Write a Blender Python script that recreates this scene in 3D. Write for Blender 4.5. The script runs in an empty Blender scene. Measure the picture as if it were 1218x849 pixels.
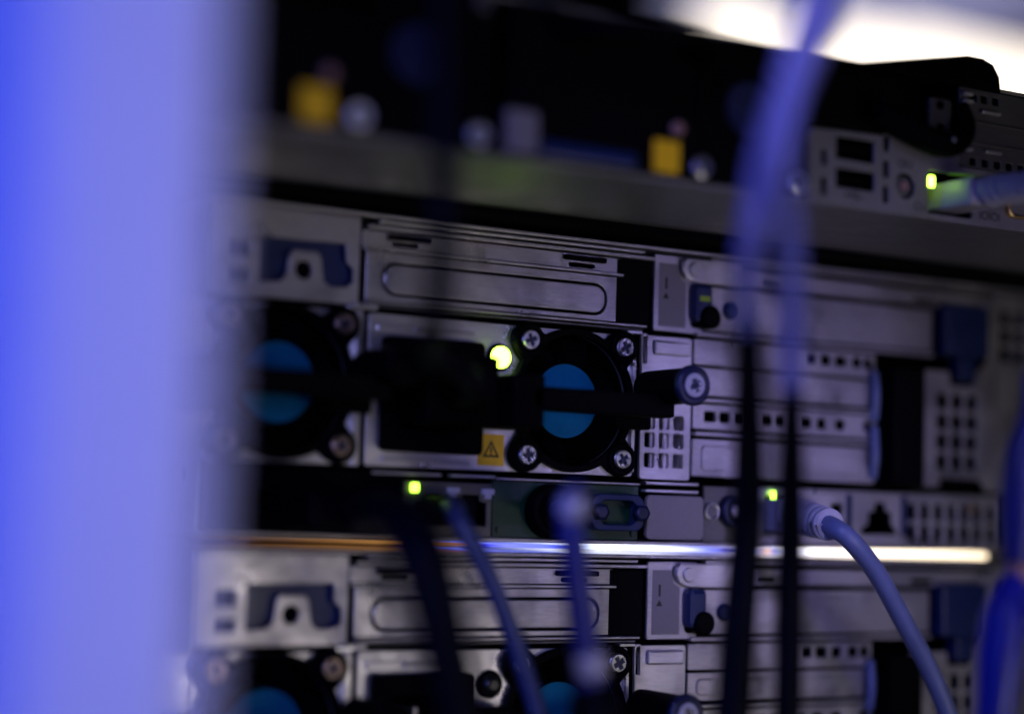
import bpy, bmesh, math, random
from mathutils import Vector, Matrix
random.seed(7)
PI = math.pi
S = 0.001                       # everything below is measured in millimetres
scene = bpy.context.scene
col = scene.collection

def W(u, v, w):                 # u right along the rack face, v up, w out towards the viewer
    return Vector((u * S, -w * S, v * S))

# ------------------------------------------------------------------ camera
cam_d = bpy.data.cameras.new('camera')
cam = bpy.data.objects.new('camera', cam_d)
col.objects.link(cam)
right = Vector((0.85381703, -0.51979586, 0.02843858))
down = Vector((0.06717649, 0.05584224, -0.99617717))
fwd = Vector((0.51622069, 0.85246344, 0.08259711))
mw = Matrix((right, -down, -fwd)).transposed().to_4x4()
mw.translation = W(-279.5, -17.04, 455.23)
cam.matrix_world = mw
cam_d.sensor_width = 36.0
cam_d.lens = 2278.53 / 1218 * 36
cam_d.clip_start = 0.02
cam_d.clip_end = 60
cam_d.dof.use_dof = True
cam_d.dof.focus_distance = 0.545
cam_d.dof.aperture_fstop = 2.4
cam_d.dof.aperture_blades = 0
scene.camera = cam

# ------------------------------------------------------------------ world and lamps
world = bpy.data.worlds.new('World')
scene.world = world
world.use_nodes = True
bg = world.node_tree.nodes['Background']
bg.inputs[0].default_value = (0.035, 0.045, 0.12, 1)
bg.inputs[1].default_value = 0.04

def area(name, loc, target, size, energy, color, sy=None, spread=180):
    d = bpy.data.lights.new(name, 'AREA')
    d.energy = energy
    d.color = color
    d.size = size * S
    if sy:
        d.shape = 'RECTANGLE'
        d.size_y = sy * S
    d.spread = math.radians(spread)
    o = bpy.data.objects.new(name, d)
    col.objects.link(o)
    o.location = W(*loc)
    o.rotation_euler = (W(*target) - W(*loc)).to_track_quat('-Z', 'Y').to_euler()
    return o

area('aisle_lamp', (190, -170, 560), (30, -10, 0), 180, 0.47, (1.0, 0.92, 0.90), sy=110)
area('violet_tint_light', (215, 30, 560), (84, 2, 0), 60, 0.012, (0.42, 0.36, 1.0), spread=18)  # unseen light added to tint the slot covers violet
area('low_fill_lamp', (-330, -260, 480), (20, 20, 60), 200, 0.04, (1.0, 0.86, 1.0))
area('violet_cable_fill', (-230, 230, 420), (-34, 66, 160), 60, 0.020, (0.36, 0.36, 1.0), spread=22)  # unseen fill added to brighten the upper lengths of the near cables
area('blue_post_light', (-400, 40, 175), (-203, 0, 170), 90, 0.10, (0.01, 0.06, 1.0), sy=220, spread=60)  # unseen blue light from the left, colouring the side of the post
area('violet_side_lamp', (-330, 40, 520), (-188, 0, 207), 80, 0.075, (0.36, 0.38, 1.0), sy=260, spread=40)

scene.view_settings.view_transform = 'Standard'
scene.view_settings.look = 'None'
scene.view_settings.exposure = 0.0
scene.view_settings.gamma = 1.0
scene.render.engine = 'CYCLES'
scene.cycles.use_denoising = True
scene.cycles.max_bounces = 6
scene.cycles.caustics_reflective = False
scene.cycles.caustics_refractive = False

# ------------------------------------------------------------------ materials
MATS = {}
def mat(name, color, metal=0.0, rough=0.5, noise=0.0, nscale=400, stretch=(1, 1, 1), bump=0.0, rvar=0.0, emit=None, es=0.0, spec=0.5, coat=0.0):
    m = bpy.data.materials.new(name)
    m.use_nodes = True
    nt = m.node_tree
    b = nt.nodes['Principled BSDF']
    b.inputs['Base Color'].default_value = (*color, 1)
    b.inputs['Metallic'].default_value = metal
    b.inputs['Roughness'].default_value = rough
    b.inputs['Specular IOR Level'].default_value = spec
    b.inputs['Coat Weight'].default_value = coat
    if emit:
        b.inputs['Emission Color'].default_value = (*emit, 1)
        b.inputs['Emission Strength'].default_value = es
    if noise or bump or rvar:
        tc = nt.nodes.new('ShaderNodeTexCoord')
        mp = nt.nodes.new('ShaderNodeMapping')
        mp.inputs['Scale'].default_value = stretch
        nz = nt.nodes.new('ShaderNodeTexNoise')
        nz.inputs['Scale'].default_value = nscale
        nz.inputs['Detail'].default_value = 6
        nz.inputs['Roughness'].default_value = 0.65
        nt.links.new(tc.outputs['Object'], mp.inputs[0])
        nt.links.new(mp.outputs[0], nz.inputs['Vector'])
        if noise:
            r = nt.nodes.new('ShaderNodeMapRange')
            r.inputs[1].default_value = 0.3; r.inputs[2].default_value = 0.7
            r.inputs[3].default_value = 1 - noise; r.inputs[4].default_value = 1 + noise
            nt.links.new(nz.outputs[0], r.inputs[0])
            mx = nt.nodes.new('ShaderNodeMix'); mx.data_type = 'RGBA'; mx.blend_type = 'MULTIPLY'
            mx.inputs['Factor'].default_value = 1
            mx.inputs[6].default_value = (*color, 1)
            nt.links.new(r.outputs[0], mx.inputs[7])
            nt.links.new(mx.outputs[2], b.inputs['Base Color'])
        if rvar:
            n2 = nt.nodes.new('ShaderNodeTexNoise')
            n2.inputs['Scale'].default_value = 60
            n2.inputs['Detail'].default_value = 8
            nt.links.new(tc.outputs['Object'], n2.inputs['Vector'])
            r = nt.nodes.new('ShaderNodeMapRange')
            r.inputs[1].default_value = 0.3; r.inputs[2].default_value = 0.7
            r.inputs[3].default_value = max(0.05, rough - rvar); r.inputs[4].default_value = rough + rvar
            nt.links.new(n2.outputs[0], r.inputs[0])
            nt.links.new(r.outputs[0], b.inputs['Roughness'])
        if bump:
            bp = nt.nodes.new('ShaderNodeBump')
            bp.inputs['Strength'].default_value = bump
            bp.inputs['Distance'].default_value = 0.0001
            nt.links.new(nz.outputs[0], bp.inputs['Height'])
            nt.links.new(bp.outputs[0], b.inputs['Normal'])
    MATS[name] = m
    return m

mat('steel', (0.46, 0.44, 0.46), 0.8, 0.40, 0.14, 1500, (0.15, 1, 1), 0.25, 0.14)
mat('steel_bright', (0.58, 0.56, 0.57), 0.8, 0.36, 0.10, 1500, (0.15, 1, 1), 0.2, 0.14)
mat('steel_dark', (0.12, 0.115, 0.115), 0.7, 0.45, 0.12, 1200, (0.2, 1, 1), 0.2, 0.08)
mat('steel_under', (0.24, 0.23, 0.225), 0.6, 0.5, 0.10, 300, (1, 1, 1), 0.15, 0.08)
mat('chrome', (0.88, 0.88, 0.92), 1.0, 0.30, 0.05, 2000, (1, 1, 1), 0.1, 0.06)
mat('black', (0.0018, 0.0018, 0.0026), 0.0, 0.62, 0.2, 900, (1, 1, 1), 0.2, 0.1, spec=0.04)
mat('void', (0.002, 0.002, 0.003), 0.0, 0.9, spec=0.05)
mat('rubber_blue', (0.006, 0.010, 0.045), 0.0, 0.42, 0.15, 900, (1, 1, 1), 0.1, 0.1)
mat('blue_plastic', (0.006, 0.016, 0.075), 0.0, 0.4, 0.1, 600, (1, 1, 1), 0.05, 0.1)
mat('hub_blue', (0.0, 0.14, 0.28), 0.0, 0.7, 0.08, 300, (1, 1, 1), 0.02, 0.1, spec=0.15)
mat('sticker_yellow', (0.80, 0.46, 0.005), 0.0, 0.5, 0.08, 500, (1, 1, 1), 0.05)
mat('ink', (0.006, 0.005, 0.004), 0.0, 0.6)
mat('label_grey', (0.17, 0.155, 0.16), 0.0, 0.55, 0.05, 900, (1, 1, 1), 0.05)
mat('pcb_green', (0.002, 0.032, 0.015), 0.0, 0.4, 0.25, 700, (1, 1, 1), 0.1, 0.1)
mat('led_green', (0.2, 0.5, 0.05), 0.0, 0.4, emit=(0.52, 1.0, 0.06), es=14.0)
mat('led_port', (0.2, 0.5, 0.05), 0.0, 0.4, emit=(0.50, 1.0, 0.06), es=7.0)
mat('led_off', (0.01, 0.012, 0.01), 0.0, 0.3)
mat('tab_clear', (0.28, 0.42, 0.05), 0.0, 0.25)
mat('aged_brass', (0.40, 0.30, 0.26), 1.0, 0.36, 0.1, 900, (1, 1, 1), 0.1, 0.08)
mat('gold', (0.75, 0.52, 0.20), 1.0, 0.35)
mat('plug_grey', (0.42, 0.40, 0.48), 0.0, 0.45, 0.05, 500, (1, 1, 1), 0.05, 0.08)
mat('cable_grey', (0.12, 0.15, 0.30), 0.0, 0.42, 0.06, 400, (1, 1, 1), 0.05, 0.08)
mat('cable_slate', (0.035, 0.05, 0.14), 0.0, 0.45, 0.06, 400, (1, 1, 1), 0.05, 0.08)
mat('cable_lit_violet', (0.20, 0.21, 0.62), 0.0, 0.45, 0.06, 400, (1, 1, 1), 0.05, 0.08)
mat('cable_black', (0.002, 0.0022, 0.006), 0.0, 0.5, 0.1, 600, (1, 1, 1), 0.1, 0.08, spec=0.05)
mat('cable_blue', (0.006, 0.012, 0.36), 0.0, 0.4, 0.06, 400, (1, 1, 1), 0.05, 0.08)
mat('cable_navy', (0.008, 0.012, 0.16), 0.0, 0.45, 0.06, 400, (1, 1, 1), 0.05, 0.08)
mat('tan', (0.30, 0.16, 0.14), 0.0, 0.5, 0.06, 400)
mat('post_paint', (0.62, 0.62, 0.72), 0.0, 0.5, 0.03, 250, (1, 1, 1), 0.15, 0.06)
mat('ceiling_paint', (0.10, 0.10, 0.185), 0.0, 0.8, 0.05, 3)
mat('lamp_white', (0.9, 0.9, 0.9), 0.0, 0.6, emit=(1.0, 0.88, 0.74), es=2.1)

def wavy(name, strength):         # sheet metal is never quite flat: slow waves and smudges
    m = MATS[name]; nt = m.node_tree
    b = nt.nodes['Principled BSDF']
    tc = nt.nodes.new('ShaderNodeTexCoord')
    nz = nt.nodes.new('ShaderNodeTexNoise'); nz.inputs['Scale'].default_value = 38; nz.inputs['Detail'].default_value = 3
    nt.links.new(tc.outputs['Object'], nz.inputs['Vector'])
    bp = nt.nodes.new('ShaderNodeBump'); bp.inputs['Strength'].default_value = strength; bp.inputs['Distance'].default_value = 0.003
    nt.links.new(nz.outputs[0], bp.inputs['Height'])
    old = b.inputs['Normal'].links[0].from_node
    nt.links.new(bp.outputs[0], old.inputs['Normal'])
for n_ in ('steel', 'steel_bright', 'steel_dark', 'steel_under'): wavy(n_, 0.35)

def strip_material():           # glow standing in for light through the gap: amber, blue, then white
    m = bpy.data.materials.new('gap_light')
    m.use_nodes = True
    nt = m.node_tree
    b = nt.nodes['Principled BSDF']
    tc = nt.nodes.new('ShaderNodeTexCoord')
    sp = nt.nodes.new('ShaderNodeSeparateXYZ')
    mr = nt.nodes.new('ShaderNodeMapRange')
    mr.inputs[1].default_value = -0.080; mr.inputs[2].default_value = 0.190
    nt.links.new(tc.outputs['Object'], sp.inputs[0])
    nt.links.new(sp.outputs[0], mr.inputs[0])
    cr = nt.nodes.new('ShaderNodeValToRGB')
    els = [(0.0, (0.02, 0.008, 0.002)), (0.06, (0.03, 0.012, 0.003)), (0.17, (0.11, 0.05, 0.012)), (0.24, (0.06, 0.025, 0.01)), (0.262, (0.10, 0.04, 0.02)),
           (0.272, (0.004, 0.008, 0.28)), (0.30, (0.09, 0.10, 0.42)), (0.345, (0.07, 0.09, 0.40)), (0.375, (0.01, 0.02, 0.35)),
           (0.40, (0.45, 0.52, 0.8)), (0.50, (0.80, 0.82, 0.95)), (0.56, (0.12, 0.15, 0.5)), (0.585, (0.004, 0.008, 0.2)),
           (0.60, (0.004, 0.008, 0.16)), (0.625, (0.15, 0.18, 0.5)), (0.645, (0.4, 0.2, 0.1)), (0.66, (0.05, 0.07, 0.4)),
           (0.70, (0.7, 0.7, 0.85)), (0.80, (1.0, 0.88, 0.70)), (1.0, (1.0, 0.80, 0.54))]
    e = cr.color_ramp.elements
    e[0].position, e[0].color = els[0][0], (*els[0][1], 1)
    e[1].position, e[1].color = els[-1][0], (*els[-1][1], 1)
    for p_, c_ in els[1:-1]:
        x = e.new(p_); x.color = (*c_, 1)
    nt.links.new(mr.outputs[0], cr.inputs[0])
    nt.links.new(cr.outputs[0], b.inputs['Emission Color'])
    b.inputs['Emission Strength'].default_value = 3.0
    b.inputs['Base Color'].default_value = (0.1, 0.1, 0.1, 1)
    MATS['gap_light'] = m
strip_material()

# ------------------------------------------------------------------ builders
ORG = {}
def root(name, base, label, cat, group=None):
    o = bpy.data.objects.new(name, None)
    o.empty_display_size = 0.01
    col.objects.link(o)
    o.location = W(*base)
    ORG[o.name] = base
    o['label'] = label; o['category'] = cat
    if group: o['group'] = group
    return o

def link(name, me, m, parent, bevel=0.0, smooth=False, seg=2):
    if m: me.materials.clear(); me.materials.append(MATS[m])
    o = bpy.data.objects.new(name, me)
    col.objects.link(o)
    if parent is not None:
        o.parent = parent
        ORG[o.name] = ORG[parent.name]
    if smooth:
        for p_ in me.polygons: p_.use_smooth = True
    if bevel:
        md = o.modifiers.new('bevel', 'BEVEL')
        md.width = bevel * S; md.segments = seg; md.limit_method = 'ANGLE'; md.angle_limit = math.radians(40)
        md.harden_normals = False
    return o

class B:
    def __init__(s): s.v = []; s.f = []; s.sm = []
    def add(s, vs, fs, smooth=False):
        n = len(s.v); s.v += vs
        for f in fs: s.f.append([i + n for i in f]); s.sm.append(smooth)
        return s
    def box(s, u0, u1, v0, v1, w0, w1):
        vs = [(u, v, w) for w in (w0, w1) for v in (v0, v1) for u in (u0, u1)]
        return s.add(vs, [(0, 2, 3, 1), (4, 5, 7, 6), (0, 1, 5, 4), (2, 6, 7, 3), (0, 4, 6, 2), (1, 3, 7, 5)])
    def lathe(s, u, v, prof, seg=40):       # prof: (radius, w) pairs; axis along w; closed with caps
        vs = []; fs = []
        for r, w in prof:
            for k in range(seg):
                a = 2 * PI * k / seg
                vs.append((u + r * math.cos(a), v + r * math.sin(a), w))
        for i in range(len(prof) - 1):
            for k in range(seg):
                k2 = (k + 1) % seg
                fs.append((i * seg + k, i * seg + k2, (i + 1) * seg + k2, (i + 1) * seg + k))
        s.add(vs, fs, True)
        n = len(s.v) - len(vs)
        s.f.append([n + k for k in range(seg)][::-1]); s.sm.append(False)
        s.f.append([n + (len(prof) - 1) * seg + k for k in range(seg)]); s.sm.append(False)
        return s
    def tube(s, pts, rad, seg=18, sub=6, flat=1.0):   # smooth tube through pts
        P = [Vector(p) for p in pts]
        R = rad if isinstance(rad, (list, tuple)) else [rad] * len(P)
        Q = []; RR = []
        for i in range(len(P) - 1):
            a = P[max(i - 1, 0)]; b = P[i]; c = P[i + 1]; d = P[min(i + 2, len(P) - 1)]
            for k in range(sub):
                t = k / sub
                Q.append(0.5 * ((2 * b) + (c - a) * t + (2 * a - 5 * b + 4 * c - d) * t * t + (3 * b - a - 3 * c + d) * t ** 3))
                RR.append(R[i] + (R[i + 1] - R[i]) * t)
        Q.append(P[-1]); RR.append(R[-1])
        vs = []; fs = []
        T0 = (Q[1] - Q[0]).normalized()
        N = T0.orthogonal().normalized()
        for i, q in enumerate(Q):
            T = (Q[min(i + 1, len(Q) - 1)] - Q[max(i - 1, 0)]).normalized()
            N = (N - T * N.dot(T)).normalized()
            Bn = T.cross(N)
            for k in range(seg):
                a = 2 * PI * k / seg
                vs.append(tuple(q + (N * math.cos(a) + Bn * math.sin(a) * flat) * RR[i]))
        for i in range(len(Q) - 1):
            for k in range(seg):
                k2 = (k + 1) % seg
                fs.append((i * seg + k, i * seg + k2, (i + 1) * seg + k2, (i + 1) * seg + k))
        n = len(s.v)
        s.add(vs, fs, True)
        s.f.append([n + k for k in range(seg)][::-1]); s.sm.append(False)
        s.f.append([n + (len(Q) - 1) * seg + k for k in range(seg)]); s.sm.append(False)
        return s
    def build(s, name, m, parent=None, bevel=0.0, org=None):
        o = org or (ORG[parent.name] if parent is not None else (0, 0, 0))
        me = bpy.data.meshes.new(name)
        me.from_pydata([W(a - o[0], b - o[1], c - o[2]) for a, b, c in s.v], [], s.f)
        me.polygons.foreach_set('use_smooth', s.sm)
        bm = bmesh.new(); bm.from_mesh(me)
        bmesh.ops.recalc_face_normals(bm, faces=bm.faces)
        bm.to_mesh(me); bm.free()
        return link(name, me, m, parent, bevel)

def rr(u0, u1, v0, v1, r=0.5, n=5):      # rounded rectangle outline
    r = min(r, (u1 - u0) / 2 - 1e-3, (v1 - v0) / 2 - 1e-3)
    out = []
    for cx, cy, a0 in ((u1 - r, v1 - r, 0), (u0 + r, v1 - r, 90), (u0 + r, v0 + r, 180), (u1 - r, v0 + r, 270)):
        for k in range(n + 1):
            a = math.radians(a0 + 90 * k / n)
            out.append((cx + r * math.cos(a), cy + r * math.sin(a)))
    return out
def circ(u, v, r, n=28):
    return [(u + r * math.cos(2 * PI * k / n), v + r * math.sin(2 * PI * k / n)) for k in range(n)]

def plate(name, outline, holes, w0, w1, m, parent, bevel=0.15):
    """flat sheet of metal with real openings, lying in the face plane between w0 and w1"""
    o_ = ORG[parent.name] if parent is not None else (0, 0, 0)
    cu = bpy.data.curves.new(name, 'CURVE')
    cu.dimensions = '2D'; cu.fill_mode = 'BOTH'
    e = max((w1 - w0) / 2 - bevel, 0.02)
    cu.extrude = e; cu.bevel_depth = bevel; cu.bevel_resolution = 1
    cu.offset = -bevel if bevel else 0
    for loop in [outline] + list(holes):
        sp = cu.splines.new('POLY')
        sp.points.add(len(loop) - 1)
        for p_, (a, b) in zip(sp.points, loop): p_.co = (a, b, 0, 1)
        sp.use_cyclic_u = True
    tmp = bpy.data.objects.new('tmp', cu)
    col.objects.link(tmp)
    dg = bpy.context.evaluated_depsgraph_get()
    me = bpy.data.meshes.new_from_object(tmp.evaluated_get(dg))
    bpy.data.objects.remove(tmp); bpy.data.curves.remove(cu)
    wm = (w0 + w1) / 2
    for vt in me.vertices:
        x, y, z = vt.co
        vt.co = W(x - o_[0], y - o_[1], wm + z - o_[2])
    me.name = name
    for p_ in me.polygons: p_.use_smooth = False
    return link(name, me, m, parent)

def text(name, body, u, v, w, size, m, parent, mirror=True):
    o_ = ORG[parent.name]
    cu = bpy.data.curves.new(name, 'FONT')
    cu.body = body; cu.size = size; cu.align_x = 'CENTER'; cu.align_y = 'CENTER'
    cu.extrude = 0.03
    tmp = bpy.data.objects.new('tmp', cu); col.objects.link(tmp)
    dg = bpy.context.evaluated_depsgraph_get()
    me = bpy.data.meshes.new_from_object(tmp.evaluated_get(dg))
    bpy.data.objects.remove(tmp); bpy.data.curves.remove(cu)
    for vt in me.vertices:
        x, y, z = vt.co
        vt.co = W(u + (-x if mirror else x) - o_[0], v + y - o_[1], w + z - o_[2])
    return link(name, me, m, parent)

def cross(u, v, r, w, t=0.32):            # outline of a cross-head recess
    a = t * r
    return [(u - a, v + r), (u + a, v + r), (u + a, v + a), (u + r, v + a), (u + r, v - a), (u + a, v - a),
            (u + a, v - r), (u - a, v - r), (u - a, v - a), (u - r, v - a), (u - r, v + a), (u - a, v + a)]
def rot(loop, u, v, ang):
    c, s = math.cos(ang), math.sin(ang)
    return [(u + (a - u) * c - (b - v) * s, v + (a - u) * s + (b - v) * c) for a, b in loop]

def screw(parent, u, v, w, r=2.8, ang=0.0, m='chrome'):
    o = B().lathe(u, v, [(r, w), (r, w + 0.5), (r * 0.95, w + 0.9)], 32).build('screw', m, parent)
    plate('screw_head', circ(u, v, r * 0.97, 32), [rot(cross(u, v, r * 0.62, w, 0.30), u, v, ang)], w + 0.92, w + 1.6, m, parent, 0.3)
    plate('recess', circ(u, v, r * 0.7, 20), [], w + 0.9, w + 0.98, 'rubber_blue', parent, 0.0)
    return o

# ------------------------------------------------------------------ power supply (part of a server)
def power_supply(srv, du, dv, lit, full=True):
    U = lambda a: a + du
    V = lambda a: a + dv
    fan_c = (U(16), V(16))
    holes = [circ(*fan_c, 18.6, 48)]
    if full: holes += [rr(U(-44), U(-15), V(0), V(29.5), 1.5), circ(U(-8.2), V(26.6), 3.4)]
    face = plate('power_supply', rr(U(-48.6) if full else U(-14), U(37.6), V(-4.8), V(36), 0.8), holes, -1.0, 0.0, 'steel_bright', srv)
    B().box(U(36.2), U(37.4), V(-3.5), V(34), 0.05, 1.5).build('edge_lip', 'steel_bright', face, 0.15)
    B().box(U(33.5), U(38.8), V(36.4), V(37.3), -1, 2.2).build('top_lip', 'chrome', face, 0.15)
    # fan
    sh = []
    cu, cv = fan_c
    ring = B()
    pts = []
    n = 120
    for k in range(n):                    # shroud outline: round body with four round screw ears
        a = 2 * PI * k / n
        d = Vector((math.cos(a), math.sin(a)))
        r = 20.3
        for sx in (-1, 1):
            for sy in (-1, 1):
                c = Vector((16 * sx, 16 * sy))
                t = c.dot(d); q = c.length_squared - t * t
                if t > 0 and q < 4.9 ** 2: r = max(r, t + math.sqrt(4.9 ** 2 - q))
        pts.append((cu + r * d.x, cv + r * d.y))
    plate('fan_shroud', pts, [circ(cu, cv, 18.4, 48)], 0.05, 2.6, 'black', face, 0.25)
    B().lathe(cu, cv, [(18.5, -14), (18.5, -13.5)], 40).build('fan_backing', 'void', face)
    bl = B()
    for k in range(7):
        a0 = 2 * PI * k / 7
        vs = []
        for j in range(5):
            r = 10 + 8 * j / 4
            a = a0 + 0.25 * j / 4
            da = 0.34
            vs += [(cu + r * math.cos(a), cv + r * math.sin(a), -3.5), (cu + r * math.cos(a + da), cv + r * math.sin(a + da), -8.5)]
        bl.add(vs, [(2 * j, 2 * j + 2, 2 * j + 3, 2 * j + 1) for j in range(4)], True)
    bl.build('fan_blade', 'void', face)
    hub = B().lathe(cu, cv, [(11.2, -10), (11.2, -3.2), (10.7, -2.7)], 48).build('fan_hub', 'black', face)
    plate('hub_sticker', circ(cu, cv, 10.5, 56), [], -2.68, -2.55, 'hub_blue', face, 0.0)
    for i, (a, b) in enumerate(((0, 32), (32, 32), (0, 0), (32, 0))):
        B().lathe(U(a), V(b), [(4.7, 2.55), (4.7, 3.3), (4.2, 3.6), (3.2, 3.6), (3.2, 2.9)], 36).build('screw_seat', 'black', face)
        screw(face, U(a), V(b), 2.6, 2.75, (0.35, 0.5, 0.15, 0.6)[i], 'chrome' if full else 'aged_brass')
    # pull handle over the fan, ending in a round rubber knob
    h = B()
    h.box(U(-9), U(38.2), V(11.6), V(18.0), 13, 20)
    h.box(U(-15), U(-5), V(6.5), V(21), 2.7, 20)
    h.build('handle', 'black', face, 0.8)
    B().box(U(26), U(38.6), V(8.6), V(13.0), 3, 8).build('release_latch', 'black', face, 0.6)
    k = B().lathe(U(36.2), V(20.2), [(4.9, 9), (5.0, 11), (5.0, 28.4), (5.3, 29.0)], 44).build('knob', 'black', face)
    B().lathe(U(36.2), V(20.2), [(5.3, 29.0), (5.6, 29.6), (5.6, 31.0), (5.0, 31.6), (3.4, 31.6), (3.4, 31.0)], 44).build('knob_rim', 'rubber_blue' if full else 'black', face)
    if not full: return face
    B().lathe(U(36.2), V(20.2), [(3.35, 30.6), (3.35, 31.5), (3.1, 31.9)], 36).build('knob_washer', 'plug_grey', face)
    plate('knob_recess', rot(cross(U(36.2), V(20.2), 1.9, 0, 0.42), U(36.2), V(20.2), 0.4), [], 31.85, 32.0, 'rubber_blue', face, 0.0)
    for q in range(6):
        a = q * PI / 3 + 0.3
        B().lathe(U(36.2) + 1.25 * math.cos(a), V(20.2) + 1.25 * math.sin(a), [(0.42, 31.9), (0.3, 32.25)], 10).build('knob_stud', 'chrome', face)
    if not full: return face
    # mains inlet
    inl = plate('inlet', rr(U(-45), U(-14.2), V(-0.8), V(30), 1.6), [rr(U(-40.5), U(-19), V(5.5), V(24.5), 2.5)], 0.05, 3.2, 'black', face, 0.3)
    B().box(U(-42), U(-17.5), V(4), V(26), -14, -13).build('inlet_back', 'void', inl)
    for a, b in ((-35, 12), (-24.5, 12), (-29.7, 18.5)):
        B().box(U(a) - 0.8, U(a) + 0.8, V(b) - 2.2, V(b) + 2.2, -13, -2).build('pin', 'steel', inl, 0.2)
    for a, b in ((-46.4, 34.2), (-46.4, -2.6)):
        pass
    B().box(U(-46.2), U(-37), V(31.2), V(33.2), 0.05, 0.8).build('stamped_rib', 'steel_bright', face, 0.2)
    B().box(U(-35), U(-16.5), V(31.6), V(33.0), 0.05, 0.9).build('stamped_rib', 'steel', face, 0.2)
    B().box(U(-44), U(-17), V(-3.6), V(-2.2), 0.05, 0.9).build('stamped_rib', 'steel', face, 0.2)
    B().lathe(U(-8.2), V(26.6), [(3.9, 0.02), (3.9, 0.7), (3.5, 1.0)], 32).build('led_bezel', 'black', face)
    B().lathe(U(-8.2), V(26.6), [(3.0, 0.9), (3.0, 1.6), (2.4, 2.5), (1.2, 3.0)], 32).build('status_led', 'led_green' if lit else 'led_off', face)
    st = plate('warning_sticker', rr(U(-14), U(-5.7), V(-3.4), V(5.3), 0.3), [], 0.02, 0.16, 'sticker_yellow', face, 0.0)
    c0 = (U(-9.85), V(0.7))
    tri = [(c0[0] + 3.1 * math.cos(math.radians(a)), c0[1] - 0.2 + 3.1 * math.sin(math.radians(a))) for a in (90, 210, 330)]
    tr2 = [(c0[0] + 2.0 * math.cos(math.radians(a)), c0[1] - 0.2 + 2.0 * math.sin(math.radians(a))) for a in (90, 210, 330)]
    plate('warning_triangle', tri, [tr2], 0.17, 0.22, 'ink', st, 0.0)
    B().box(c0[0] - 0.28, c0[0] + 0.28, c0[1] - 0.5, c0[1] + 1.0, 0.17, 0.22).box(c0[0] - 0.28, c0[0] + 0.28, c0[1] - 1.1, c0[1] - 0.7, 0.17, 0.22).build('warning_mark', 'ink', st)
    return face

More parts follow.
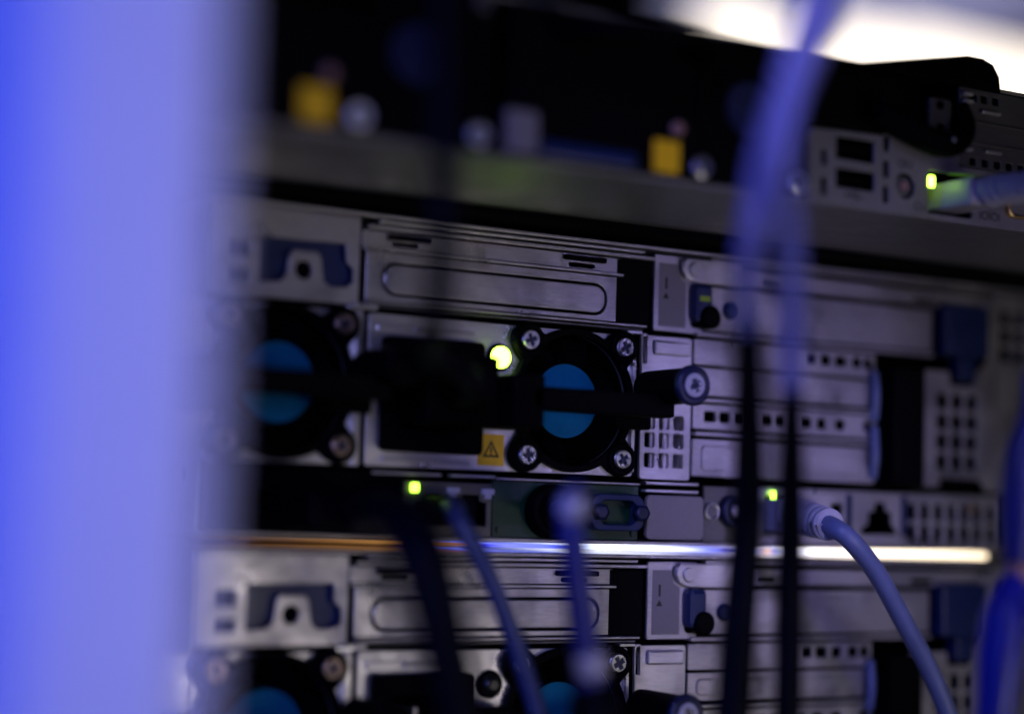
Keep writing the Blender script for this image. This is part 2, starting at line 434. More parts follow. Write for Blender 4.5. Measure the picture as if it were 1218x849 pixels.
# ------------------------------------------------------------------ 2U server
UL, UR = -95.0, 250.0
def rack_server(name, dv, label, lit, io):
    srv = root(name, (75, -24.2 + dv, -250), label, 'server', 'two unit servers in the rack')
    V = lambda a: a + dv
    T, Bt = 62.5, -24.2
    sh = B()
    sh.box(UL, UR, V(T - 1.0), V(T), -520, 2.0)                     # lid
    sh.box(UL, UR, V(Bt), V(Bt + 1.0), -520, 1.0)                   # base
    sh.box(UL, UL + 1, V(Bt + 1), V(T - 1), -520, 0)
    sh.box(UR - 1, UR, V(Bt + 1), V(T - 1), -520, 0)
    sh.build('chassis', 'steel', srv, 0.25)
    B().box(UL + 2, UR - 2, V(Bt + 2), V(T - 2), -42, -40).build('interior', 'void', srv)
    # left bracket with blue lever
    notch = [(-81, 53.5), (-56.3, 53.7), (-56.1, 48.8), (-54, 47.2), (-53.9, 43.8), (-55.5, 42.2), (-60.5, 41.8), (-62.6, 43), (-63.6, 49.2), (-64.6, 50.6), (-71.6, 50.6), (-72.6, 49), (-73, 44.5), (-74.6, 42.2), (-81, 41.4)]
    notch = [(a, V(b)) for a, b in notch]
    p = plate('corner_bracket', rr(-94, -52.3, V(37.6), V(61.2), 0.8), [notch, circ(-68.5, V(45.6), 2.5),
              rr(-89, -83.7, V(47.6), V(51.9), 0.6), rr(-89, -83.6, V(41), V(44.6), 0.6)], -1, 0.4, 'steel', srv)
    B().box(-82.5, -53, V(40), V(55), -6.5, -2.5).build('release_lever', 'blue_plastic', p, 0.8)
    B().lathe(-68.5, V(45.6), [(3.2, -2.4), (3.2, -1.4)], 24).build('hole_plug', 'void', p)
    # riser blank with stamped oblong
    c = plate('slot_cover', [(-50, V(39.6)), (-50, V(52.6)), (31, V(52.6)), (31, V(39.6))],
              [rr(-45.2, 27.8, V(41.0), V(50.2), 4.2), rr(-51, -49.2, 0, 1, 0.1)][:1], -1.4, -0.2, 'steel', srv, 0.2)
    plate('stamped_panel', rr(-44.4, 27.0, V(41.7), V(49.5), 3.6, 8), [], -1.5, 0.0, 'steel', c, 0.35)
    B().box(-51.8, -50.6, V(41.2), V(52.2), -3, -2.4).build('side_slot', 'void', c)
    B().box(-51.0, 33, V(52.9), V(53.6), -1.2, 0.5).build('folded_rib', 'steel_bright', c, 0.15)
    plate('upper_strip', rr(-51, 33, V(53.9), V(58.2), 0.3), [rr(-42, -34, V(54.6), V(55.9), 0.6), rr(15, 24, V(54.4), V(55.7), 0.6)], -2.2, -1.2, 'steel', c, 0.1)
    B().box(-43.5, -31, V(56.2), V(57.6), -1.1, 0.6).build('clip', 'black', c, 0.3)
    B().box(13, 27, V(56.2), V(57.6), -1.1, 0.6).build('clip', 'black', c, 0.3)
    B().box(-50, 44, V(58.6), V(59.6), -2.0, 0.4).build('folded_rib', 'steel', c, 0.2)
    B().box(-47, 40, V(60.2), V(61.0), -2.5, 1.0).build('folded_rib', 'steel_bright', c, 0.2)
    B().box(31.5, 43.6, V(39.2), V(58.2), -6, -1.0).build('card_guide', 'black', srv, 0.5)
    # divider lips under the blank
    B().box(-50, 41, V(38.5), V(39.2), -2, 1.4).build('divider_lip', 'steel', srv, 0.2)
    B().box(-49, 40, V(37.5), V(38.1), -3, 0.6).build('divider_lip', 'steel_dark', srv, 0.15)
    B().box(-54, -47, V(36.6), V(38.0), 0, 2.0).build('divider_tab', 'steel_bright', srv, 0.3)
    power_supply(srv, 0, dv, lit)
    power_supply(srv, -89.5, dv, lit, full=False)
    B().box(-52.6, -50.6, V(-5), V(36), -2, 0.6).build('bay_divider', 'steel_bright', srv, 0.2)
    # latch plate with square vents
    sq = []
    for a0, a1 in ((41.8, 45.3), (46.9, 50.4), (52.1, 55.7)):
        for b0, b1 in ((-1.8, 2.3), (4.0, 8.2), (9.4, 13.4)):
            sq.append(rr(a0, a1, V(b0), V(b1), 0.6, 3))
    lp = plate('vent_plate', rr(40.2, 58.2, V(-5.3), V(36.6), 1.0), sq + [rr(40.0, 42.2, V(28), V(37), 0.5)], -1.0, 0.2, 'steel_bright', srv, 0.2)
    B().box(43.9, 57.0, V(31.0), V(35.2), 0.2, 1.5).build('pressed_tab', 'steel_bright', lp, 0.9)
    B().box(46.5, 57.5, V(-4), V(15), -4.5, -3.8).build('vent_backing', 'steel', lp)
    B().box(40.5, 46.3, V(-4), V(15), -11, -10).build('vent_backing', 'rubber_blue', lp)
    B().box(38.4, 39.8, V(-5), V(37), -5, -4).build('seam', 'void', srv)
    # warning label plate and locking tab
    q = plate('label_plate', rr(44.2, 62, V(38.2), V(60.6), 0.6), [rr(57.6, 61.9, V(40), V(52.8), 1.5)], -1.0, 0.0, 'steel', srv, 0.2)
    lb = plate('grey_label', [(45.8, V(39.6)), (55.6, V(39.6)), (55.6, V(53)), (53.4, V(54.4)), (52.4, V(58.2)), (45.8, V(58.2))], [], 0.02, 0.15, 'label_grey', q, 0.0)
    B().box(48.0, 48.7, V(50.6), V(54.0), 0.16, 0.22).build('label_mark', 'ink', lb)
    plate('label_mark', [(48.3, V(49.6)), (47.2, V(47.8)), (49.4, V(47.8))], [], 0.16, 0.22, 'ink', lb, 0.0)
    tb = [(76, V(60.2)), (54.5, V(60.2)), (53.2, V(59)), (53.0, V(56.8)), (54.2, V(54.6)), (56.5, V(53.4)), (60, V(53.2)), (76, V(53.2))]
    t = plate('locking_tab', tb, [], 0.5, 2.2, 'steel_bright', srv, 0.4)
    B().lathe(57.2, V(57.0), [(2.2, 2.2), (2.2, 2.7), (1.8, 3.0)], 28).build('rivet', 'steel_bright', t)
    lt = B().box(57, 63.5, V(41.5), V(53), -4, 3.5).build('blue_latch', 'blue_plastic', srv, 1.6)
    if lit: B().box(58.2, 62.0, V(47.6), V(49.2), 3.5, 3.8).build('latch_mark', 'tab_clear', lt)
    B().lathe(62, V(43), [(3.4, -2), (3.4, 4.4), (2.6, 5)], 28).build('latch_roller', 'black', lt)
    B().lathe(72, V(46), [(2.6, -1), (2.6, 1.6), (1.6, 2.2)], 24).build('thumb_screw', 'blue_plastic', srv)
    # stacked slot covers on the right
    rows = ((39.6, 52.6, None, 1), (37.6, 38.8, None, 0), (29.2, 36.8, 33.8, 0), (20.2, 28.4, None, 2), (18.2, 19.2, None, 0),
            (10.2, 17.6, 14.0, 0), (8.2, 9.3, None, 0), (-3.8, 7.2, None, 2))
    r1 = [104, 110, 116, 122.7]; r2 = [65.5, 71.2, 77.3, 86.9, 92.8, 102, 108.7, 116.2]
    for b0, b1, hv, k in rows:
        hs = []
        if hv:
            for a in (r1 if hv > 20 else r2):
                wd = 1.9 + random.random() * 0.6
                hs.append(rr(a - wd, a + wd, V(hv - 1.6), V(hv + 1.6), 0.7, 3))
            hs.append(circ(127.3, V(hv), 1.9, 20))
        u0 = 62.5 if b0 > 38 else 59.2
        u1 = 154 if b0 > 37 else 130
        e = plate('slot_cover', rr(u0, u1, V(b0), V(b1), 0.6), hs, -1.2, 0.0 if b1 - b0 > 2 else 1.2, 'steel', srv, 0.2)
        if k == 2: plate('pressed_panel', rr(u0 + 3, u1 - 4, V(b0 + 1.6), V(b1 - 1.8), 1.6), [], 0.0, 0.7, 'steel', e, 0.35)
        if k == 1: plate('pressed_panel', rr(80, 148, V(42), V(50.4), 3.5), [], 0.0, 0.6, 'steel', e, 0.3)
    plate('upper_strip', rr(77, 182, V(54), V(58.8), 0.5), [rr(146, 156, V(55), V(56.4), 0.6), rr(84, 92, V(55), V(56.4), 0.6)], -1.2, 0, 'steel', srv, 0.15)
    B().box(64, 182, V(60.2), V(61.0), -1, 1.2).build('folded_rib', 'steel_bright', srv, 0.2)
    # dark blue module, black connector and perforated bracket
    m = B().box(156.4, 175.6, V(38.2), V(55), -2, 4).build('blue_module', 'blue_plastic', srv, 0.8)
    B().box(163, 170.5, V(30.5), V(38.2), -2, 3.4).build('module_stem', 'blue_plastic', m, 0.6)
    k = B().box(132, 145, V(-4), V(33), -2, 7).build('black_connector', 'black', srv, 0.8)
    for b0, b1 in ((-2, 14), (16, 31)):
        B().tube([(129, V(b0), 0.5), (128, V((b0 + b1) / 2), 2.5), (129, V(b1), 0.5)], 1.5, 12, 5).build('connector_clip', 'cable_grey', k)
    gh = [rr(a - 2.4, a + 2.4, V(b - 2.5), V(b + 2.5), 0.8, 3) for a in (158.2, 164.7, 171) for b in (23.7, 17.2, 10.7, 4.3)]
    out = [(145.5, V(-4)), (157, V(-4)), (157.5, V(-1)), (175, V(-1)), (179, V(-5)), (181, V(-5)), (181, V(57)), (177.5, V(57)), (177.5, V(37)), (172.5, V(33.4)), (172, V(29)), (161.5, V(29)), (161, V(33.4)), (145.5, V(33.4))]
    plate('perforated_bracket', out, gh, -0.4, 0.8, 'steel', srv, 0.2)
    fh = [rr(a, a + 4.6, V(b), V(b + 4.4), 0.6, 3) for a in (184.5, 191, 197.5, 204) for b in (50.5, 44.5, 38.2)]
    plate('side_panel', rr(182.5, 248, V(-5), V(60.5), 0.8), fh, -1, 0, 'steel', srv, 0.2)
    if not io: return srv
    # ---- connector row along the bottom
    jack1 = [(111.5, V(-20)), (111.5, V(-15)), (113, V(-13)), (113, V(-10.5)), (117.6, V(-10.5)), (117.6, V(-20))]
    jack2 = [(125.2, V(-19.6)), (140.2, V(-19.6)), (140.2, V(-18)), (138, V(-16.5)), (138, V(-12.6)), (135.6, V(-12.2)), (135.4, V(-9.6)), (130.8, V(-9.6)), (130.6, V(-12.2)), (128, V(-12.8)), (128, V(-16.5)), (125.2, V(-18))]
    vg = [rr(a - 2.0, a + 2.0, V(b - 2.7), V(b + 2.7), 0.9, 3) for a in [146.3 + 5.75 * i for i in range(7)] for b in (-12.1, -18.9)]
    def jrev(j): return j
    io_p = plate('port_panel', rr(82, 185, V(-23), V(-6.2), 0.5), [jack1, jack2, rr(86, 101, V(-20), V(-8.6), 0.5)] + vg, -1, 0, 'steel_bright', srv, 0.2)
    B().box(118.6, 120.0, V(-21), V(-7), 0, 1.6).build('port_frame', 'blue_plastic', io_p, 0.3)
    B().box(141.4, 143.2, V(-20), V(-7), 0, 1.2).build('port_frame', 'blue_plastic', io_p, 0.3)
    B().box(105, 141.0, V(-7.4), V(-6.4), 0.02, 2.0).build('port_hood', 'steel', io_p, 0.2)
    B().box(170.5, 173.4, V(-11.2), V(-9.8), 0.05, 0.9).build('solder_tab', 'gold', io_p, 0.3)
    B().box(88.2, 90.6, V(-9.6), V(-7.4), 0.5, 1.4).build('port_led', 'led_port', io_p, 0.3)
    B().box(89.2, 91.6, V(-12.6), V(-10.2), 0.5, 1.4).build('port_led', 'led_port', io_p, 0.3)
    # thumbscrews and the plain cover beside them
    B().box(64, 81.5, V(-23), V(-6.6), -1.2, -0.2).build('screw_plate', 'steel_dark', srv, 0.2)
    cv = plate('port_cover', rr(42, 62.6, V(-22.6), V(-9.8), 1.6), [], 0.2, 1.8, 'label_grey', srv, 0.4)
    plate('ring_nut', circ(66.2, V(-14), 2.7, 32), [circ(66.2, V(-14), 1.9, 28)], -0.2, 1.4, 'chrome', srv, 0.3)
    B().lathe(66.2, V(-14), [(1.8, -0.5), (1.8, 0.6)], 24).build('ring_core', 'steel_dark', srv)
    B().lathe(74, V(-13.8), [(4.8, -0.2), (4.8, 2.2), (4.2, 3.0), (2.9, 3.0), (2.9, 1.6)], 36).build('thumb_screw', 'rubber_blue', srv)
    B().lathe(74, V(-13.8), [(2.0, 1.5), (2.0, 3.0), (1.2, 3.6)], 24).build('thumb_screw_core', 'steel', srv)
    for b in (-6.4, -8.6):
        B().box(41, 60, V(b - 0.45), V(b + 0.45), -0.5, 2.4).build('folded_rib', 'chrome', srv, 0.2)
    # green circuit board with round black socket, blue video socket
    pc = B().box(-8.4, 40.5, V(-23), V(-7.4), -2.0, -0.4).build('circuit_board', 'pcb_green', srv, 0.2)
    B().lathe(9.5, V(-15.5), [(7.6, -0.4), (7.6, 4.2), (6.8, 5.0), (5.2, 5.0), (5.2, 2.0)], 36).build('round_socket', 'black', pc)
    vd = plate('video_socket', rr(22, 40, V(-20.4), V(-10.0), 3.0), [rr(24.6, 37.4, V(-18.6), V(-11.8), 2.4)], -0.3, 3.6, 'blue_plastic', pc, 0.4)
    for a in (24, 38):
        B().lathe(a, V(-15.2), [(2.5, 3.6), (2.5, 5.8), (1.5, 6.2)], 6).build('jack_post', 'rubber_blue', vd)
    B().box(-8.6, 40.0, V(-7.2), V(-6.6), -1, 1.2).build('folded_rib', 'steel', srv, 0.15)
    for a, b in ((-6.5, -21), (38.6, -21.2), (16, -21.4)):
        B().lathe(a, V(b), [(0.9, -0.4), (0.9, 0.3)], 12).build('solder_pad', 'pcb_green', pc)
    # twin jacks and black blank on the left
    jl = [[(a - 5, V(-20)), (a + 5, V(-20)), (a + 5, V(-13.6)), (a + 3, V(-13.4)), (a + 2.6, V(-11.6)), (a - 2.6, V(-11.6)), (a - 3, V(-13.4)), (a - 5, V(-13.6))] for a in (-27.4, -15.6)]
    jp = plate('jack_panel', rr(-36.5, -9, V(-23), V(-8.4), 0.4), jl, -1, 0, 'steel_dark', srv, 0.2)
    for a in (-21.5, -10.6):
        B().box(a - 2.0, a + 2.0, V(-11.4), V(-9.8), 0.02, 0.8).build('spring_finger', 'plug_grey', jp, 0.3)
        B().box(a - 1.2, a + 1.2, V(-12.6), V(-11.4), 0.02, 0.7).build('spring_finger', 'plug_grey', jp, 0.3)
    B().box(-34.6, -32.6, V(-11.3), V(-9.0), 0.1, 1.2).build('port_led', 'led_port', jp, 0.3)
    for a0, a1 in ((-47, -26), (-23, -9)):
        B().box(a0, a1, V(-6.9), V(-6.2), -0.5, 1.6).build('folded_rib', 'steel_bright', srv, 0.15)
    B().box(-93, -37, V(-22.8), V(-6), -1, 1.5).build('blank_panel', 'black', srv, 0.8)
    return srv

rack_server('rack_server', 0, 'middle silver server with yellow warning sticker and lit green power light', True, True)
rack_server('rack_server', -89.6, 'lower silver server cut off by the bottom of the picture', False, False)

# ------------------------------------------------------------------ upper 1U server, standing further out
WU = 75.0
def upper_server():
    srv = root('rack_server', (75, 66, -250), 'thin upper server with dark front and two yellow stickers, jutting out', 'server')
    B0, T0 = 66.0, 105.6
    sh = B()
    sh.box(-170, 280, B0, B0 + 1.0, -520, WU)
    sh.box(-170, 280, T0 - 1, T0, -520, WU - 1)
    sh.box(-170, -169, B0 + 1, T0 - 1, -520, WU - 1)
    sh.box(279, 280, B0 + 1, T0 - 1, -520, WU - 1)
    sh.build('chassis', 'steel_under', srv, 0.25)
    B().box(-168, 278, B0 + 1.5, T0 - 1.5, WU - 32, WU - 30).build('interior', 'void', srv)
    B().box(-168, 278, B0 - 2.0, B0 - 0.05, -60, 14).build('gap_shade_strip', 'void', srv, 0.3)  # black strip added for the shade between this chassis and the server below
    # black power supplies on the left
    for du in (-95.2, 0):
        f = B().box(du - 52, du + 38, B0 + 1.8, T0 - 1.6, WU - 6, WU + 1).build('power_supply', 'black', srv, 0.8)
        st = plate('warning_sticker', rr(du - 11, du - 3.2, 66.6 + 1.4, 76, 0.3), [], WU + 1.0, WU + 1.15, 'sticker_yellow', f, 0.0)
        B().lathe(du - 4.2, 79.2, [(1.7, WU + 1), (1.7, WU + 2), (1.0, WU + 2.6)], 20).build('indicator', 'tan', f)
        plate('fan_guard', circ(du + 18, 87, 17.5, 48), [circ(du + 18, 87, 15.8, 40)], WU + 1, WU + 2.4, 'black', f, 0.3)
        plate('fan_guard', circ(du + 18, 87, 11.5, 48), [circ(du + 18, 87, 10.2, 40)], WU + 1, WU + 2.2, 'black', f, 0.3)
        B().lathe(du + 18, 87, [(7, WU + 1), (7, WU + 1.8)], 36).build('fan_hub', 'rubber_blue', f)
        for a, b in ((3.4, 70.6), (34.3, 70.4)):
            screw(f, du + a, b, WU + 1, 2.7, 0.3)
        for a, b in ((3.4, 103.2), (34.3, 103.2)):
            screw(f, du + a, b - 1.6, WU + 1, 2.2, 0.3, 'steel_dark')
        B().tube([(du - 40, 98, WU + 2), (du - 36, 97, WU + 16), (du - 20, 96.5, WU + 22), (du - 4, 97, WU + 16), (du, 98, WU + 2)], 2.2, 14, 6).build('handle', 'black', f)
    B().box(-54, -45.5, 67.4, 77.5, WU + 1.2, WU + 3).build('white_tag', 'label_grey', srv, 0.4)
    bt = B().box(-44, -17, 67.2, 71.2, WU + 1.2, WU + 3).build('blue_lever', 'blue_plastic', srv, 0.8)
    # metal port panel on the right
    ov = [rr(44.2 - 1, 44.2 + 1, 76.2, 80.6, 0.9), rr(44.2 - 1, 44.2 + 1, 68.4, 73.2, 0.9)]
    ov += [rr(65.6 - 1, 65.6 + 1, b, b + 4.8, 0.9) for b in (82.4, 75.4, 68.4)]
    pn = plate('port_panel', [(39.2, 66.6), (92, 66.6), (140, 66.6), (140, 81.6), (92, 81.6), (92, 88), (40.5, 85.6), (39.2, 84)],
               ov + [rr(48.2, 61.4, 78.6, 84.6, 0.5), rr(48.2, 61.6, 71.0, 76.2, 0.5), circ(72.4, 74.0, 3.5, 32), rr(80.6, 97, 67.6, 79.2, 0.4)],
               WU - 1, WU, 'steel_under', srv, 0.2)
    for b0, b1 in ((78.6, 84.6), (71.0, 76.2)):
        B().box(49.5, 60.2, (b0 + b1) / 2 - 0.4, (b0 + b1) / 2 + 1.0, WU - 8, WU - 1.5).build('port_tongue', 'black', pn, 0.2)
    bt = B().lathe(72.4, 74.0, [(3.1, WU - 4), (3.1, WU - 1.2), (2.4, WU - 0.7)], 32).build('push_button', 'steel_dark', pn)
    B().lathe(72.4, 74.0, [(1.1, WU - 0.8), (1.1, WU - 0.2)], 20).build('button_dimple', 'tan', bt)
    text('printed_letters', 'UID', 72.2, 79.8, WU + 0.04, 3.2, 'ink', pn)
    text('printed_letters', 'i.O', 77.6, 68.9, WU + 0.04, 3.3, 'ink', pn)
    text('printed_letters', 'IOIOI', 103.6, 68.9, WU + 0.04, 3.4, 'ink', pn)
    us = B().tube([(52, 69.4, WU + 0.05), (57.5, 69.2, WU + 0.05)], 0.22, 6, 2)
    us.lathe(51.8, 69.4, [(0.6, WU), (0.6, WU + 0.1)], 12)
    us.tube([(53.2, 69.4, WU + 0.05), (54.4, 70.2, WU + 0.05), (55.6, 70.2, WU + 0.05)], 0.18, 6, 3)
    us.tube([(54.2, 69.4, WU + 0.05), (55.2, 68.6, WU + 0.05), (56.6, 68.6, WU + 0.05)], 0.18, 6, 3)
    us.build('printed_symbol', 'ink', pn)
    B().box(81.0, 82.8, 74.8, 77.8, WU - 0.6, WU + 0.2).build('port_led', 'led_green', pn, 0.3)
    B().box(81.2, 96.5, 68, 79, WU - 16, WU - 15).build('port_back', 'void', pn)
    plate('serial_socket', rr(109.5, 130, 69.4, 75.6, 2.2), [rr(110.5, 129, 70.2, 74.8, 1.6)], WU, WU + 1.6, 'gold', pn, 0.3)
    # expansion bracket at the right with a row of contacts
    eh = [rr(96.4 + 4.6 * i, 98.8 + 4.6 * i, 82.6, 84.8, 0.3, 2) for i in range(9)]
    eb = plate('expansion_bracket', rr(92.4, 200, 82.0, 104.0, 0.6), eh + [rr(96, 99, 100.4, 102.6, 0.3, 2), rr(100.4, 102.8, 100.4, 102.6, 0.3, 2), rr(104.8, 107.2, 100.4, 102.6, 0.3, 2)], WU - 1.5, WU - 0.5, 'steel_dark', srv, 0.2)
    plate('pressed_panel', rr(96, 150, 88.4, 95.0, 1.4), [rr(96.9, 149.1, 89.2, 94.2, 1.0)], WU - 0.5, WU + 0.5, 'steel_dark', eb, 0.2)
    for a, b, l in ((93, 99.6, 3.6), (100, 97.4, 7), (93, 86.2, 3.6), (101.5, 86.4, 6), (93, 101.6, 3.4)):
        B().box(a, a + l, b, b + 0.9, WU - 0.5, WU + 0.8).build('spring_clip', 'steel_bright', eb, 0.2)
    # black lever with its metal plate
    lv = B().tube([(60, 92, WU + 2), (70, 88, WU + 4), (80, 85.5, WU + 5), (87, 87, WU + 5), (90.5, 92, WU + 4), (90, 98, WU + 2)], [3.2, 3.6, 3.6, 3.0, 2.6, 2.2], 16, 6).build('cam_lever', 'void', srv)
    plate('lever_plate', rr(79.6, 87.4, 88.6, 99, 0.8), [rr(82.4, 85.4, 90.2, 92.4, 0.4)], WU + 0.2, WU + 1.6, 'steel_dark', lv, 0.3)
    B().lathe(83, 97, [(1.2, WU + 1.6), (1.2, WU + 2.2)], 16).build('lever_pin', 'black', lv)
    B().lathe(82, 86.5, [(0.9, WU + 8.0), (0.5, WU + 8.6)], 14).build('lever_screw', 'chrome', lv)
    B().box(39, 79, 87.5, 104.2, WU - 8, WU - 2).build('blank_panel', 'black', srv, 0.6)
    plate('lid_hump', [(40, 104.4), (58, 105.7), (96, 113.2), (101.5, 113.2), (105.4, 112), (107.8, 108.8), (108.4, 104.4)], [], 20, WU - 0.6, 'black', srv, 0.6)
    B().lathe(36.0, 69.2, [(1.6, WU), (1.6, WU + 2)], 20).build('stud', 'steel', srv)
upper_server()

# ------------------------------------------------------------------ added glowing bar for light leaking through the gap between the servers
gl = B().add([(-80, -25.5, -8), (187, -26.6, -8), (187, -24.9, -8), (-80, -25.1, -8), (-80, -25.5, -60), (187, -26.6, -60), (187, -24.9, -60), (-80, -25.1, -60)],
             [(0, 1, 2, 3), (4, 7, 6, 5), (0, 4, 5, 1), (3, 2, 6, 7), (0, 3, 7, 4), (1, 5, 6, 2)]).build('gap_glow', 'gap_light')
gl['label'] = 'thin glowing bar standing in for white, blue and amber light leaking between the servers'; gl['category'] = 'gap glow'

# ------------------------------------------------------------------ cables
def cable(name, label, base, group=None):
    return root(name, base, label, 'cable', group)

# mains lead plugged into the middle server, rising in front of it
c = cable('power_cord', 'black power cord plugged into the middle server, rising blurred past the riser blank', (-31, 6.5, 0))
B().box(-40, -17.6, 6.3, 25.2, -1, 17).build('plug', 'black', c, 1.2)
B().tube([(-31, 15, 16), (-32, 15, 24), (-35, 15, 34), (-40, 15, 44)], [5, 4.4, 3.8, 3.3], 18, 5).build('strain_relief', 'black', c)
B().tube([(-39, 15, 42), (-52, 17, 58), (-70.8, 19.5, 76), (-86.9, 21, 105), (-94.9, 30, 122), (-96.8, 51.5, 125), (-97.5, 75.3, 125), (-98.5, 102.6, 125), (-99, 140, 125)], 2.7, 16, 8).build('cord', 'cable_black', c)

c = cable('power_cord', 'thick black cord hanging down across the lower server, left of the others', (-84, -60, 85))
B().tube([(-67, -17, 33), (-72, -17, 60), (-77, -19.5, 78), (-77.6, -25.5, 86), (-76.2, -31.5, 88), (-73.5, -44.1, 90), (-69.4, -60.2, 90), (-65.7, -76.8, 90)], [4.5, 5.0, 5.6, 5.8, 5.6, 5.0, 4.6, 4.4], 18, 8).build('cord', 'cable_black', c)
B().box(-80, -54, -22.5, -11, 1.6, 34).build('plug', 'black', c, 2.0)

c = cable('network_cable', 'slim slate blue cable slanting down across the lower slot blank', (-32, -70, 30))
B().tube([(-26, -15, 4), (-33, -15.4, 22), (-38, -18, 32), (-34.5, -26, 36), (-29, -36, 37), (-23, -48.5, 37), (-15.4, -67, 37), (-5, -95, 37)], 2.5, 16, 8).build('jacket', 'cable_slate', c)
B().box(-31, -20.5, -19.6, -12.2, -4, 12).build('plug', 'cable_black', c, 0.8)

c = cable('video_cable', 'dark blue cable with pale tip hanging in front of the lower fan', (-36, -60, 80))
B().tube([(9.5, -15.5, 6), (-8, -13, 42), (-26, -11, 68), (-34.5, -14.2, 79), (-35.2, -20, 81), (-34, -27, 81), (-31.5, -38, 80), (-29.4, -50, 80), (-27.8, -57, 80)], [3.4, 3.4, 3.3, 3.3, 3.3, 3.3, 3.5, 3.7, 3.8], 18, 8).build('jacket', 'cable_navy', c)
B().lathe(-36.6, -14.6, [(2.0, 79.5), (3.2, 81), (3.6, 83), (3.2, 85), (1.6, 86.2)], 24).build('pale_tip', 'plug_grey', c)
B().tube([(-29.6, -48, 80.5), (-28.9, -51, 80.5), (-28.4, -53.5, 80.5)], [3.9, 4.1, 3.9], 18, 4).build('pale_band', 'plug_grey', c)
B().tube([(-28.2, -55, 80), (-27, -60, 80), (-25, -70, 80), (-24, -84, 80)], [3.2, 6.2, 7.0, 7.0], 20, 5).build('connector', 'cable_black', c)

c = cable('network_cable', 'grey blue network cable with ribbed boot curving down at the right', (93, -75, 15))
B().box(87, 100, -19.6, -9.6, -4, 9).build('plug', 'plug_grey', c, 0.8)
prof = []
B().tube([(92, -13.6, 5), (89.4, -14.6, 13), (87.4, -15.4, 22), (84.8, -16.8, 31)], [4.0, 3.8, 3.5, 3.2], 20, 6).build('boot', 'plug_grey', c)
pa, pb = Vector((90.6, -14.2, 9)), Vector((84.8, -16.8, 31))
for i in range(8):
    t = i / 7
    q = pa.lerp(pb, t); d = (pb - pa).normalized() * 0.75
    r = 5.6 - 0.9 * t
    B().tube([tuple(q - d), tuple(q - d * 0.8), tuple(q + d * 0.8), tuple(q + d)], [r * 0.9, r, r, r * 0.9], 28, 2).build('boot_rib', 'plug_grey', c)
B().tube([(85.2, -16.6, 29), (84.4, -18.0, 35), (87.5, -21.2, 38), (98.5, -30.2, 36.5), (111.4, -44.7, 34.5), (122, -57.2, 33), (130.4, -71.6, 33), (138, -92, 33)], 2.85, 20, 10).build('jacket', 'cable_grey', c)

c = cable('network_cable', 'pale network cable plugged into the upper server beside a glowing green light', (91, 68, 75))
B().box(86.6, 97.0, 69.4, 76.8, WU - 8, WU + 10).build('plug', 'plug_grey', c, 0.7)
B().add([(88, 77.4, WU + 10), (93.5, 77.4, WU + 10), (88.4, 79.6, WU - 1), (93.2, 79.6, WU - 1), (88, 76.9, WU + 10), (93.5, 76.9, WU + 10), (88.4, 79.0, WU - 1), (93.2, 79.0, WU - 1)],
        [(0, 1, 3, 2), (4, 6, 7, 5), (0, 2, 6, 4), (1, 5, 7, 3), (0, 4, 5, 1), (2, 3, 7, 6)]).build('latch', 'tab_clear', c)
B().tube([(91.6, 73.2, WU + 9), (91.6, 73.0, WU + 20), (92, 72.4, WU + 34), (93, 71.2, WU + 46)], [3.7, 3.5, 3.2, 3.0], 20, 6).build('boot', 'plug_grey', c)
for i in range(8):
    t = i / 7
    q = Vector((91.6 + 0.4 * t, 73.1 - 0.6 * t, WU + 13 + 22 * t)); r_ = 4.3 - 0.5 * t
    B().tube([(q.x, q.y, q.z - 0.9), (q.x, q.y, q.z - .6), (q.x, q.y, q.z + .6), (q.x, q.y, q.z + 0.9)], [r_ * 0.9, r_, r_, r_ * 0.9], 24, 2).build('boot_rib', 'plug_grey', c)
B().tube([(92.9, 71.4, WU + 45), (96, 67, WU + 62), (104, 55, WU + 75), (118, 30, WU + 80), (130, -10, WU + 80)], 2.8, 16, 6).build('jacket', 'cable_grey', c)

# cables close to the lens, lit upper and shaded lower lengths painted as colour
c = cable('network_cable', 'blurred violet cable with its shaded lower length painted black, left of the near pair', (5, -84, 90))
B().tube([(-27.9, 98.8, 165), (-31.9, 84.7, 163), (-35.9, 72.7, 160), (-39.6, 58.9, 157), (-38, 44.6, 150), (-31.8, 34, 140), (-19.3, 23.5, 125), (-16.8, 19.3, 122)], [3.6, 3.6, 3.5, 3.1, 2.7, 2.4, 2.3, 2.2], 18, 8).build('jacket', 'cable_lit_violet', c)
B().tube([(-21.9, 25.9, 128), (-18.4, 21.8, 124), (5.3, -12.8, 95), (7, -44.8, 90), (5.9, -62.4, 90), (3.4, -84.1, 90)], [2.4, 3.3, 3.9, 4.3, 4.6, 4.6], 18, 8).build('shaded_length', 'cable_black', c)
c = cable('network_cable', 'blurred violet cable with its shaded lower length painted black, right of the near pair', (21, -84, 92))
B().tube([(-35.9, 96.1, 170), (-39.3, 82.4, 168), (-42.3, 68.9, 166), (-41.9, 54.5, 162), (-32.7, 44.7, 154), (-21.2, 31.2, 142), (-7.6, 12.2, 126), (-5.8, 9.6, 124)], [3.2, 3.2, 3.0, 2.7, 2.5, 2.4, 2.3, 2.2], 18, 8).build('jacket', 'cable_lit_violet', c)
B().tube([(-9.3, 14.8, 128), (-5.9, 10.5, 124), (17.5, -22.5, 96), (21.1, -62.6, 92), (21.1, -84.7, 92)], [2.2, 2.9, 3.3, 3.5, 3.5], 18, 8).build('shaded_length', 'cable_black', c)

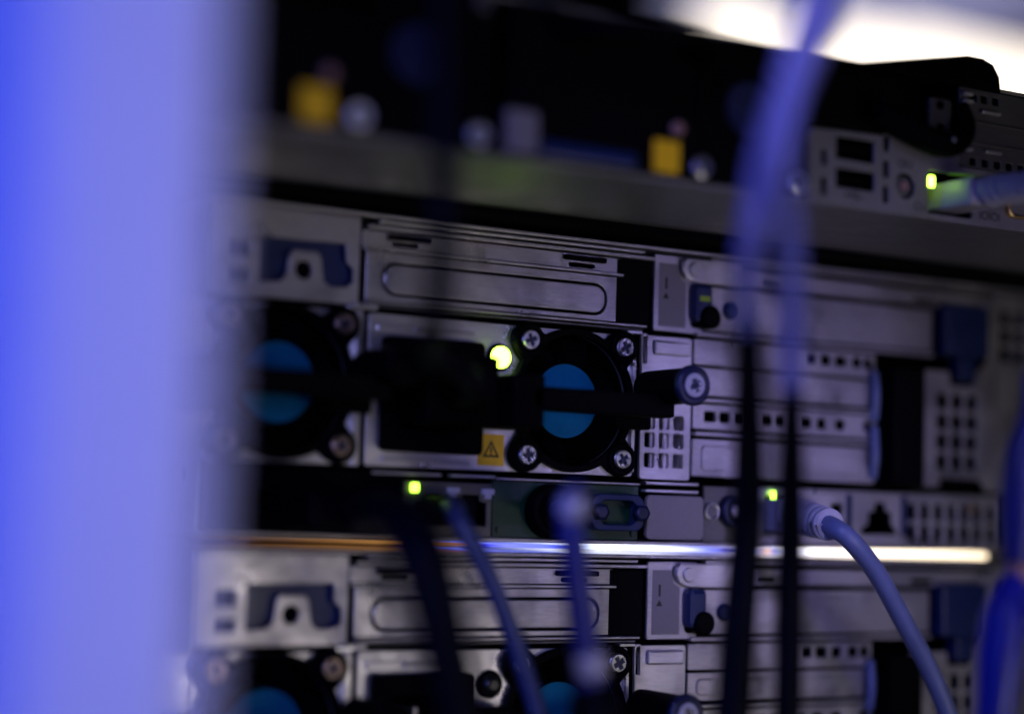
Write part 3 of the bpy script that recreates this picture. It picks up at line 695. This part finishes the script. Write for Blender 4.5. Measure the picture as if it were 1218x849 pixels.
c = cable('network_cable', 'bright blue cable with thick boot at the right edge', (60, -79, 120))
B().tube([(74, 22, 118), (72.4, 12, 120), (70.0, 2, 120), (69.2, -7, 120), (68.8, -19, 120), (68.6, -25, 120)], [1.6, 2.4, 4.2, 4.6, 4.2, 3.2], 18, 6).build('upper_boot', 'cable_navy', c)
B().tube([(68.6, -23, 120), (68.4, -27, 120), (68, -31, 120)], 3.0, 18, 4).build('pale_sleeve', 'tan', c)
B().tube([(68.2, -28, 120), (66.4, -32, 120), (64.4, -38, 120), (62.8, -47, 120), (61.2, -61, 120), (60, -79, 120)], [2.6, 4.2, 5.6, 5.6, 4.8, 4.4], 20, 6).build('lower_boot', 'cable_blue', c)

# ------------------------------------------------------------------ near rack post
post = root('rack_post', (-190, -260, 190), 'broad pale violet rack post, out of focus at the left edge', 'rack post')
prof = [(-177.6, 207.4), (-178.6, 210.9), (-182.1, 211.2), (-190, 206.8), (-198, 202), (-201, 199.6), (-202.5, 196), (-203, 185), (-203, 150), (-195, 150), (-180.6, 198.4)]
n = len(prof)
vs = [(a, b, w) for b in (-260, 260) for a, w in prof]
fs = [(i, (i + 1) % n, n + (i + 1) % n, n + i) for i in range(n)] + [tuple(range(n))[::-1], tuple(range(n, 2 * n))]
pb_ = B().add(vs, fs).build('upright', 'post_paint', post, 0.8)

# ------------------------------------------------------------------ ceiling and its lamps, far behind the rack
ce = B().box(-1500, 8000, 620, 640, -8000, -400).build('ceiling', 'ceiling_paint')
ce['kind'] = 'structure'
def lamp(lab, pts):               # flat pendant panel: glowing diffuser with a thin metal edge
    n_ = len(pts)
    cx = sum(q[0] for q in pts) / n_; cw = sum(q[1] for q in pts) / n_
    r = root('ceiling_lamp', (cx, 499, cw), lab, 'ceiling lamp', 'ceiling lamps')
    for nm, k, v0, v1, m_ in (('diffuser', 1.0, 494, 499.5, 'lamp_white'), ('lamp_frame', 1.02, 499.6, 502, 'steel')):
        vs = [(cx + (a - cx) * k, v, cw + (b - cw) * k) for v in (v0, v1) for a, b in pts]
        fs = [(i_, (i_ + 1) % n_, n_ + (i_ + 1) % n_, n_ + i_) for i_ in range(n_)] + [tuple(range(n_))[::-1], tuple(range(n_, 2 * n_))]
        B().add(vs, fs).build(nm, m_, r)
lamp('left of the three bright ceiling lamps above the servers', [(858, -1088), (898, -1024), (1000, -1118), (962, -1190)])
lamp('small middle ceiling lamp of the three above the servers', [(1004, -1030), (1064, -1030), (1064, -1500), (1004, -1500)])
lamp('right and longest of the three bright ceiling lamps above the servers', [(1084, -1012), (1900, -1050), (1900, -1700), (1084, -1700)])
ul = area('ceiling_fill', (1250, 510, -1300), (1250, 620, -1300), 500, 1.9, (0.90, 0.90, 1.0))  # fill light added to brighten the ceiling, not part of the lamps
screen_root = root('dark_screen', (500, 470, -1200), 'added black screen keeping the ceiling dark left of the lamps', 'added screen')
tp = [(-300, -960), (760, -960), (826, -1108), (962, -1228), (962, -1900), (-300, -1900)]  # outline of the added screen that blacks out the lit ceiling
B().add([(a, v, b) for v in (500, 504) for a, b in tp], [(i_, (i_ + 1) % 6, 6 + (i_ + 1) % 6, 6 + i_) for i_ in range(6)] + [(5, 4, 3, 2, 1, 0), (6, 7, 8, 9, 10, 11)]).build('screen_sheet', 'black', screen_root)
for w_ in (-960, -1900):
    B().box(-300, 750, 504, 560, w_ - 4, w_).build('screen_edge', 'black', screen_root)
